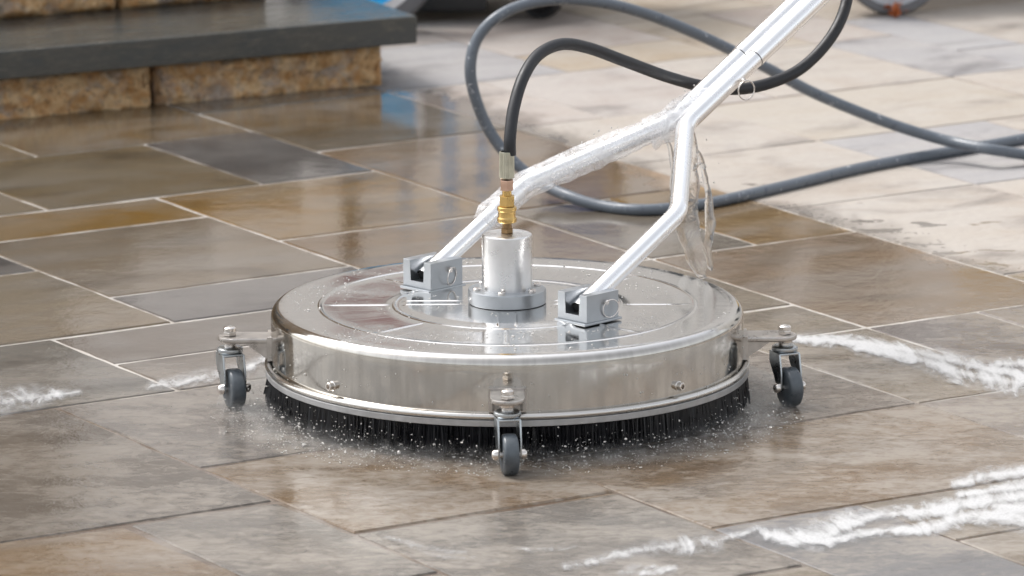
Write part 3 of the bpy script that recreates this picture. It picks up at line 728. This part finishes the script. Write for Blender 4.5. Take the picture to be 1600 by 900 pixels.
# ================================================================== BACKGROUND MACHINES (parts above view invented for their reflections)
M['blue'] = plain('bright_blue_plastic', lin((60, 195, 255)), .35, 0, .15, 25)
M['dblue'] = plain('dark_blue_paint', lin((62, 82, 135)), .35, 0, .1, 10)
M['white'] = plain('white_plastic', (.75, .75, .76), .4)
M['yel'] = plain('yellow_plastic', lin((205, 165, 50)), .4)
M['red'] = plain('red_paint', lin((150, 60, 58)), .35)
M['tyre'] = plain('grey_tyre', (.13, .13, .135), .6)
M['black'] = plain('black_plastic', (.02, .02, .021), .5)
M['lblue'] = plain('pale_blue_tube', lin((150, 190, 225)), .35)
M['pgrey'] = plain('pale_grey_disc', (.45, .46, .48), .45)
pw = empty('pressure_washer', (-.1, 3.05, 0))
tag(pw, 'wheeled pressure washer with bright blue disc wheel behind the stone steps', 'pressure washer')
def wheel_part(parent, x, y, R, wdt, tyre, disc, rim=None, tread=.16, rz=0, name='wheel'):
    T = Matrix.Translation((x, y, R)) @ Matrix.Rotation(rz, 4, 'Z') @ Matrix.Rotation(math.pi/2, 4, 'X')
    bm = bmesh.new(); i = R*(1-tread); lathe(bm, [(i, -wdt*.42), (R*.96, -wdt*.5), (R, -wdt*.3), (R, wdt*.3), (R*.96, wdt*.5), (i, wdt*.42)], 64, T, closed=True)
    w_ = obj(name, bm, tyre, parent, 40)
    bm = bmesh.new(); j = i*(.86 if rim else 1)
    lathe(bm, [(0, wdt*.42), (.02, wdt*.42), (.022, wdt*.2), (j*.95, wdt*.22), (j-.0005, wdt*.34), (j-.0005, -wdt*.34), (0, -wdt*.3)], 64, T)
    obj('wheel_disc', bm, disc, w_, 40)
    if rim:
        bm = bmesh.new(); lathe(bm, [(j, -wdt*.4), (i, -wdt*.4), (i, wdt*.40), (j, wdt*.40)], 64, T, closed=True); obj('wheel_rim', bm, rim, w_, 40)
    return w_
def lx(px, py, Y): v = gy(px, py, Y); return v.x+.1, Y-3.05
wx, wy = lx(566, -80, 2.86)
wheel_part(pw, wx, wy, .142, .05, M['tyre'], M['blue'], M['white'], .20, R_(-8)); wheel_part(pw, wx+.03, wy+.42, .142, .05, M['tyre'], M['blue'], M['white'], .20, R_(-8))
cx, cy = lx(846, 10, 3.0)
wheel_part(pw, cx, cy, .038, .03, M['black'], M['black'], None, .3, R_(-30), 'caster_wheel')
bm = bmesh.new(); box(bm, cx-.012, cx+.012, cy-.02, cy+.02, .05, .085, .003); obj('caster_bracket', bm, M['black'], pw)
bm = bmesh.new(); box(bm, wx-.05, cx+.05, wy+.06, wy+.38, .055, .11, .006); obj('base_plate', bm, M['black'], pw)
bm = bmesh.new(); box(bm, wx+.07, wx+.22, wy+.08, wy+.36, .02, .0545, .008); obj('motor', bm, M['black'], pw)
bm = bmesh.new(); tube(bm, fillet([(wx+.15, wy+.07, .11), (wx+.15, wy+.07, .40), (wx+.15, wy+.36, .40), (wx+.15, wy+.36, .11)], .05), .013, 14); tube(bm, fillet([(wx+.21, wy+.07, .11), (wx+.21, wy+.07, .34), (wx+.21, wy+.36, .34), (wx+.21, wy+.36, .11)], .05), .010, 14); obj('frame_tube', bm, M['lblue'], pw)
bm = bmesh.new(); box(bm, wx+.06, wx+.085, wy+.05, wy+.2, .29, .36, .004); box(bm, wx+.065, wx+.08, wy+.1, wy+.15, .111, .289); obj('gauge_post', bm, M['lblue'], pw)
bm = bmesh.new(); box(bm, cx+.00, cx+.15, wy+.09, wy+.35, .29, .42, .02); obj('water_tank', bm, M['dblue'], pw)
bm = bmesh.new(); box(bm, cx+.02, cx+.13, wy+.14, wy+.30, .111, .2895, .01); obj('pump', bm, M['pgrey'], pw)
bm = bmesh.new(); box(bm, cx+.11, cx+.155, wy+.0, wy+.05, .292, .316, .006); lh = obj('lance_holder', bm, M['yel'], pw)
bm = bmesh.new(); box(bm, cx+.125, cx+.14, wy+.02, wy+.04, .111, .2918); obj('holder_post', bm, M['black'], pw)
bm = bmesh.new(); tube(bm, fillet([(wx-.03, wy+.1, .11), (wx-.03, wy+.1, .70), (wx-.03, wy+.36, .70), (wx-.03, wy+.36, .11)], .04), .013, 14); obj('push_handle', bm, M['black'], pw)
bm = bmesh.new(); box(bm, wx-.06, wx+.08, wy+.05, wy+.35, .775, .85, .015); obj('red_reflection_box', bm, M['red'], pw)  # unseen red box added for its red reflection in the lid
# small hand cart at the right
hcart = empty('hand_cart', tuple(gz(1396, 22, 0)))
tag(hcart, 'hand cart with pale grey disc wheel, topmost right beyond the hoses', 'hand cart')
wheel_part(hcart, 0, 0, .098, .028, M['tyre'], M['pgrey'], None, .17, R_(12)); wheel_part(hcart, .03, .40, .098, .028, M['tyre'], M['pgrey'], None, .17, R_(12))
bm = bmesh.new(); tube(bm, [(0, -.03, .098), (.03, .45, .098)], .008, 12); obj('axle', bm, M['nut'], hcart)
bm = bmesh.new(); box(bm, -.12, .45, .04, .36, .20, .23, .006); obj('load_bed', bm, M['pgrey'], hcart)
bm = bmesh.new(); tube(bm, fillet([(-.1, .08, .23), (-.22, .08, .75), (-.22, .32, .75), (-.1, .32, .23)], .04), .012, 12); obj('handle', bm, M['nut'], hcart)
bm = bmesh.new(); box(bm, -.02, .02, -.0155, -.013, .085, .125, .001, Matrix.Rotation(R_(12), 4, 'Z')); obj('hub_sticker', bm, plain('pink_sticker', lin((240, 130, 150)), .5), hcart)
tag(obj('yellow_crate', (lambda b_: (box(b_, .14, .30, .1, .3, .2305, .50, .012), b_)[1])(bmesh.new()), M['yel'], None, 30, tuple(hcart.location)), 'invented yellow crate on the hand cart, out of view, for a yellow reflection', 'crate')  # crate made up, out of view, to give a yellow reflection
# dry leaf clump at the foot of that wheel
bm = bmesh.new(); rl = random.Random(2)
for k in range(26):
    c = Vector((rl.gauss(0, .009), rl.gauss(-.005, .006), .004+abs(rl.gauss(.004, .012)))); q = Euler((rl.uniform(-1, 1), rl.uniform(-1, 1), rl.uniform(0, 6))).to_matrix()
    L = rl.uniform(.006, .011); ws = [(-L, 0, 0), (-.3*L, -.45*L, .12*L), (.5*L, -.3*L, 0), (L, 0, .2*L), (.5*L, .3*L, 0), (-.3*L, .45*L, .12*L)]
    bm.faces.new([bm.verts.new(c+q @ Vector(x)) for x in ws])
lf = obj('dry_leaves', bm, plain('rust_brown_leaf', lin((175, 95, 45)), .7), None, None, tuple(gz(1398, 23, 0)+Vector((0, -.022, 0))))
tag(lf, 'crumpled rust brown dry leaves under the hand cart wheel', 'leaves')

# ================================================================== WATER, FOAM, SPRAY
t = NT('soap_foam'); at = t.n('Attribute', attribute_name='foam_cover').outputs['Fac']; g = t.n('NewGeometry').outputs['Position']
n = t.noise(t.scaled(g, (75, 24, 1)), 1.0, 5, .62, .9); vo = t.n('TexVoronoi', inp={'Scale': 260.0}); t.t.links.new(g, vo.inputs['Vector'])
n2 = t.noise(t.scaled(g, (19, 5.5, 1), (0, 0, .1)), 1.0, 5, .58, 1.8)
core = t.math('ADD', t.math('SUBTRACT', t.math('MULTIPLY', at, 1.35), .22), t.math('ADD', t.math('MULTIPLY', t.math('SUBTRACT', n2, .5), 2.4), t.math('MULTIPLY', t.math('SUBTRACT', n, .5), .8)))
hole = t.map(vo.outputs['Distance'], .05, .5, .80, 1.0)
thin = t.math('MULTIPLY', t.map(at, .0, .5), t.math('MULTIPLY', t.map(n, .3, .7), .34))
al = t.math('MAXIMUM', thin, t.math('MULTIPLY', t.math('MULTIPLY', t.map(core, -.02, 1.18), t.map(at, .0, .35)), t.math('MULTIPLY', hole, .88)))
t.set(Base_Color=(.56, .56, .56, 1), Roughness=.4, Alpha=al, Normal=t.bump(t.math('ADD', n, t.math('MULTIPLY', vo.outputs['Distance'], .4)), .5, .002)); M['foam'] = t.m
def foam(name, label, strokes, seed, warp=.03, thick=1.):
    S = []
    for st in strokes:
        P = [(gz(a, b), w_) for a, b, w_ in st]
        C = catmull([(q.x, q.y, w_*.00083) for q, w_ in P], 8); S.append(np.array([c*np.array([1, 1, 2.15]) for c in C]))
    A = np.concatenate(S); mw = A[:, 2].max()*6+.02
    x0, x1 = A[:, 0].min()-.03, A[:, 0].max()+.03; y0, y1 = A[:, 1].min()-mw, A[:, 1].max()+mw
    X, Y = np.meshgrid(np.arange(x0, x1, .0035), np.arange(y0, y1, .007), indexing='ij')
    Xw = X+warp*(fbm(X*14+seed, Y*10, 4)-.5)*1.2; Yw = Y+warp*3.0*(fbm(X*14+seed+40, Y*9+7, 4)-.5)
    D = np.full(X.shape, -9.)
    for s in S:
        for a, b in zip(s[:-1], s[1:]):
            # widths are foreshortened: a stroke is 4 times deeper than wide on the ground
            ax, ay = a[0], a[1]/4.2; dx, dy = b[0]-a[0], (b[1]-a[1])/4.2; L = dx*dx+dy*dy+1e-12
            t_ = np.clip(((Xw-ax)*dx+(Yw/4.2-ay)*dy)/L, 0, 1); d = np.hypot(Xw-ax-t_*dx, Yw/4.2-ay-t_*dy); wd = a[2]+(b[2]-a[2])*t_
            D = np.maximum(D, 1-d/wd)
    den = np.clip(D, 0, 1)*thick; keep = D > .0
    idx = -np.ones(X.shape, int); m = np.zeros_like(keep); m[:-1, :-1] = keep[:-1, :-1] | keep[1:, :-1] | keep[:-1, 1:] | keep[1:, 1:]
    use = np.zeros_like(keep)
    for i_, j_ in ((0, 0), (1, 0), (0, 1), (1, 1)): use[i_:, j_:] |= m[:X.shape[0]-i_, :X.shape[1]-j_]
    idx[use] = np.arange(use.sum()); Z = .0021+.0012*np.sqrt(den)*(.3+fbm(X*60+seed, Y*60, 3))
    vs = np.stack([X[use], Y[use], Z[use]], -1).tolist()
    I, J = np.nonzero(m); ok = (I < X.shape[0]-1) & (J < X.shape[1]-1); I, J = I[ok], J[ok]
    fs = np.stack([idx[I, J], idx[I+1, J], idx[I+1, J+1], idx[I, J+1]], -1).tolist()
    o = meshobj(name, vs, fs, M['foam']); a = o.data.attributes.new('foam_cover', 'FLOAT', 'POINT'); a.data.foreach_set('value', den[use].astype(np.float32))
    tag(o, label, 'foam', None, 'stuff'); return o
foam('foam_streak', 'white foam edge curving away from the right caster', [[(1235, 533, 5), (1275, 534, 8), (1330, 538, 10), (1400, 548, 9), (1455, 557, 10), (1510, 572, 11), (1560, 583, 11), (1640, 600, 13)], [(1340, 545, 10), (1420, 560, 12), (1500, 585, 13), (1580, 600, 15)], [(1560, 572, 7), (1620, 570, 7)]], 1, .009)
foam('foam_streak', 'white foam swirls at the lower right of the pavement', [[(1185, 830, 5), (1205, 836, 8), (1240, 842, 9), (1275, 838, 12), (1320, 818, 10), (1360, 808, 7), (1420, 802, 8), (1480, 797, 10), (1540, 790, 12), (1640, 772, 13)], [(1230, 846, 6), (1300, 842, 6), (1380, 834, 5), (1450, 826, 6), (1510, 812, 7), (1560, 812, 9), (1650, 828, 16)], [(1490, 758, 5), (1540, 748, 6), (1650, 725, 9)], [(1500, 775, 5), (1545, 770, 6), (1610, 758, 8)], [(1330, 820, 6), (1340, 812, 8), (1325, 806, 6)], [(1560, 800, 9), (1650, 800, 12)]], 5, .016)
foam('foam_streak', 'thin white foam trail near the bottom right of centre', [[(880, 884, 4), (930, 880, 5), (975, 872, 7), (1020, 862, 8), (1070, 852, 10), (1120, 846, 8), (1145, 836, 4), (1190, 828, 3)], [(965, 897, 3), (1000, 895, 5), (1060, 893, 3)], [(1060, 862, 8), (1120, 850, 9)]], 9, .02, .62)
foam('foam_streak', 'white foam at the far left edge of the pavement', [[(-60, 630, 15), (0, 628, 15), (45, 624, 13), (90, 622, 8), (125, 618, 4)]], 13, .018, .75)
foam('foam_streak', 'pale foam behind the left caster', [[(235, 606, 5), (290, 597, 8), (340, 588, 9), (380, 578, 8), (418, 563, 7)]], 17, .016, .7)
foam('foam_streak', 'broken wisps of foam below the front caster', [[(598, 847, 1.6), (640, 853, 2.2), (690, 860, 2.6), (728, 862, 1.6)], [(640, 856, 2), (680, 868, 2.4), (740, 872, 1.4)], [(800, 858, 1.5), (860, 862, 3), (900, 858, 1.5)]], 21, .02, .5)

t = NT('water_drop'); t.set(Base_Color=(.85, .83, .79, 1), Roughness=.12, IOR=1.33, Transmission_Weight=.55); M['drop'] = t.m
ico = bmesh.new(); bmesh.ops.create_icosphere(ico, subdivisions=1, radius=1); ico.verts.ensure_lookup_table()
IV = np.array([v.co[:] for v in ico.verts]); IF = [[v.index for v in f.verts] for f in ico.faces]; ico.free()
def drops(name, P, S, mat, parent=None):
    vs, fs = [], []
    for p_, s in zip(P, S):
        b = len(vs); vs += (IV*np.array(s)+np.array(p_)).tolist(); fs += [tuple(b+i for i in f) for f in IF]
    return meshobj(name, vs, fs, mat, parent)
rs = np.random.RandomState(12); P, S = [], []
for i in range(3300):
    a = rs.uniform(math.pi*.98, 2.03*math.pi); r = .309+abs(rs.normal(0, .028)); z = abs(rs.normal(0, .020))*math.exp(-(r-.309)*12)+.002
    if rs.rand() < .45: r = .313+rs.rand()*.075; z = .0022
    s = rs.gamma(1.4, .00022)+.00022; P.append((r*math.cos(a), r*math.sin(a), z)); S.append((s*(1+rs.rand()*.8), s*(1+rs.rand()*2.5), s*(.7+rs.rand()*.6) if z > .004 else s*.45))
for i in range(170):            # splashes along the wet tube and beside the falling sheet
    if i < 120: q_ = dp[rs.randint(nseg//3, nseg)]+Vector(rs.normal(0, .006, 3))+Vector((0, -.004, TR+abs(rs.normal(0, .005))))
    else: q_ = gy(1095+rs.normal(0, 16), rs.uniform(215, 440), .26)
    s = rs.gamma(1.5, .0003)+.0003; P.append(tuple(q_)); S.append((s, s, s*1.3))
sp = drops('water_spray', P, S, M['drop']); tag(sp, 'white water droplets thrown up around the bristle skirt', 'spray', None, 'stuff')
P, S = [], []
for i in range(1500):
    a = rs.uniform(0, 2*math.pi); r = math.sqrt(rs.uniform(.06**2, .29**2))
    if float(fbm(np.array(math.cos(a)*r*16+3), np.array(math.sin(a)*r*16+8), 3)) < .47: continue
    s = rs.gamma(2., .0003)+.0003; P.append((r*math.cos(a), r*math.sin(a), ZT+lid_h(r, a)+s*.1)); S.append((s, s, s*.55))
for i in range(60):
    a = rs.uniform(math.pi, 2*math.pi); z = .06+rs.rand()**1.6*.06; s = rs.gamma(2., .0003)+.0004; P.append(((RR+.0002)*math.cos(a), (RR+.0002)*math.sin(a), z)); S.append((s, s, s*1.2))
dr = drops('water_drops', P, S, M['drop'], cleaner); dr['kind'] = 'stuff'

# fine mist hanging at the foot of the bristles
t = NT('fine_mist'); g = t.n('NewGeometry').outputs['Position']; tc = t.n('TexCoord').outputs['Object']
t.t.nodes.remove(t.b); out = t.t.nodes['Material Output']
pv = t.n('VolumePrincipled', inp={'Color': (.95, .94, .92, 1), 'Anisotropy': .2})
q = t.n('SeparateXYZ', inp={0: tc})
den = t.math('MULTIPLY', t.map(q.outputs[2], .002, .032, 1, 0), t.map(t.noise(tc, 55, 5, .68), .40, .66, .1, 1))
t.t.links.new(t.math('MULTIPLY', den, 13.), pv.inputs['Density']); t.t.links.new(pv.outputs[0], out.inputs['Volume'])
bm = bmesh.new(); lathe(bm, [(.311, .0035), (.311, .031), (.318, .032), (.345, .022), (.375, .008), (.378, .0035)], 120, closed=True)
tag(obj('water_mist', bm, t.m, None, None), 'pale mist of fine spray around the foot of the brush', 'mist', None, 'stuff')
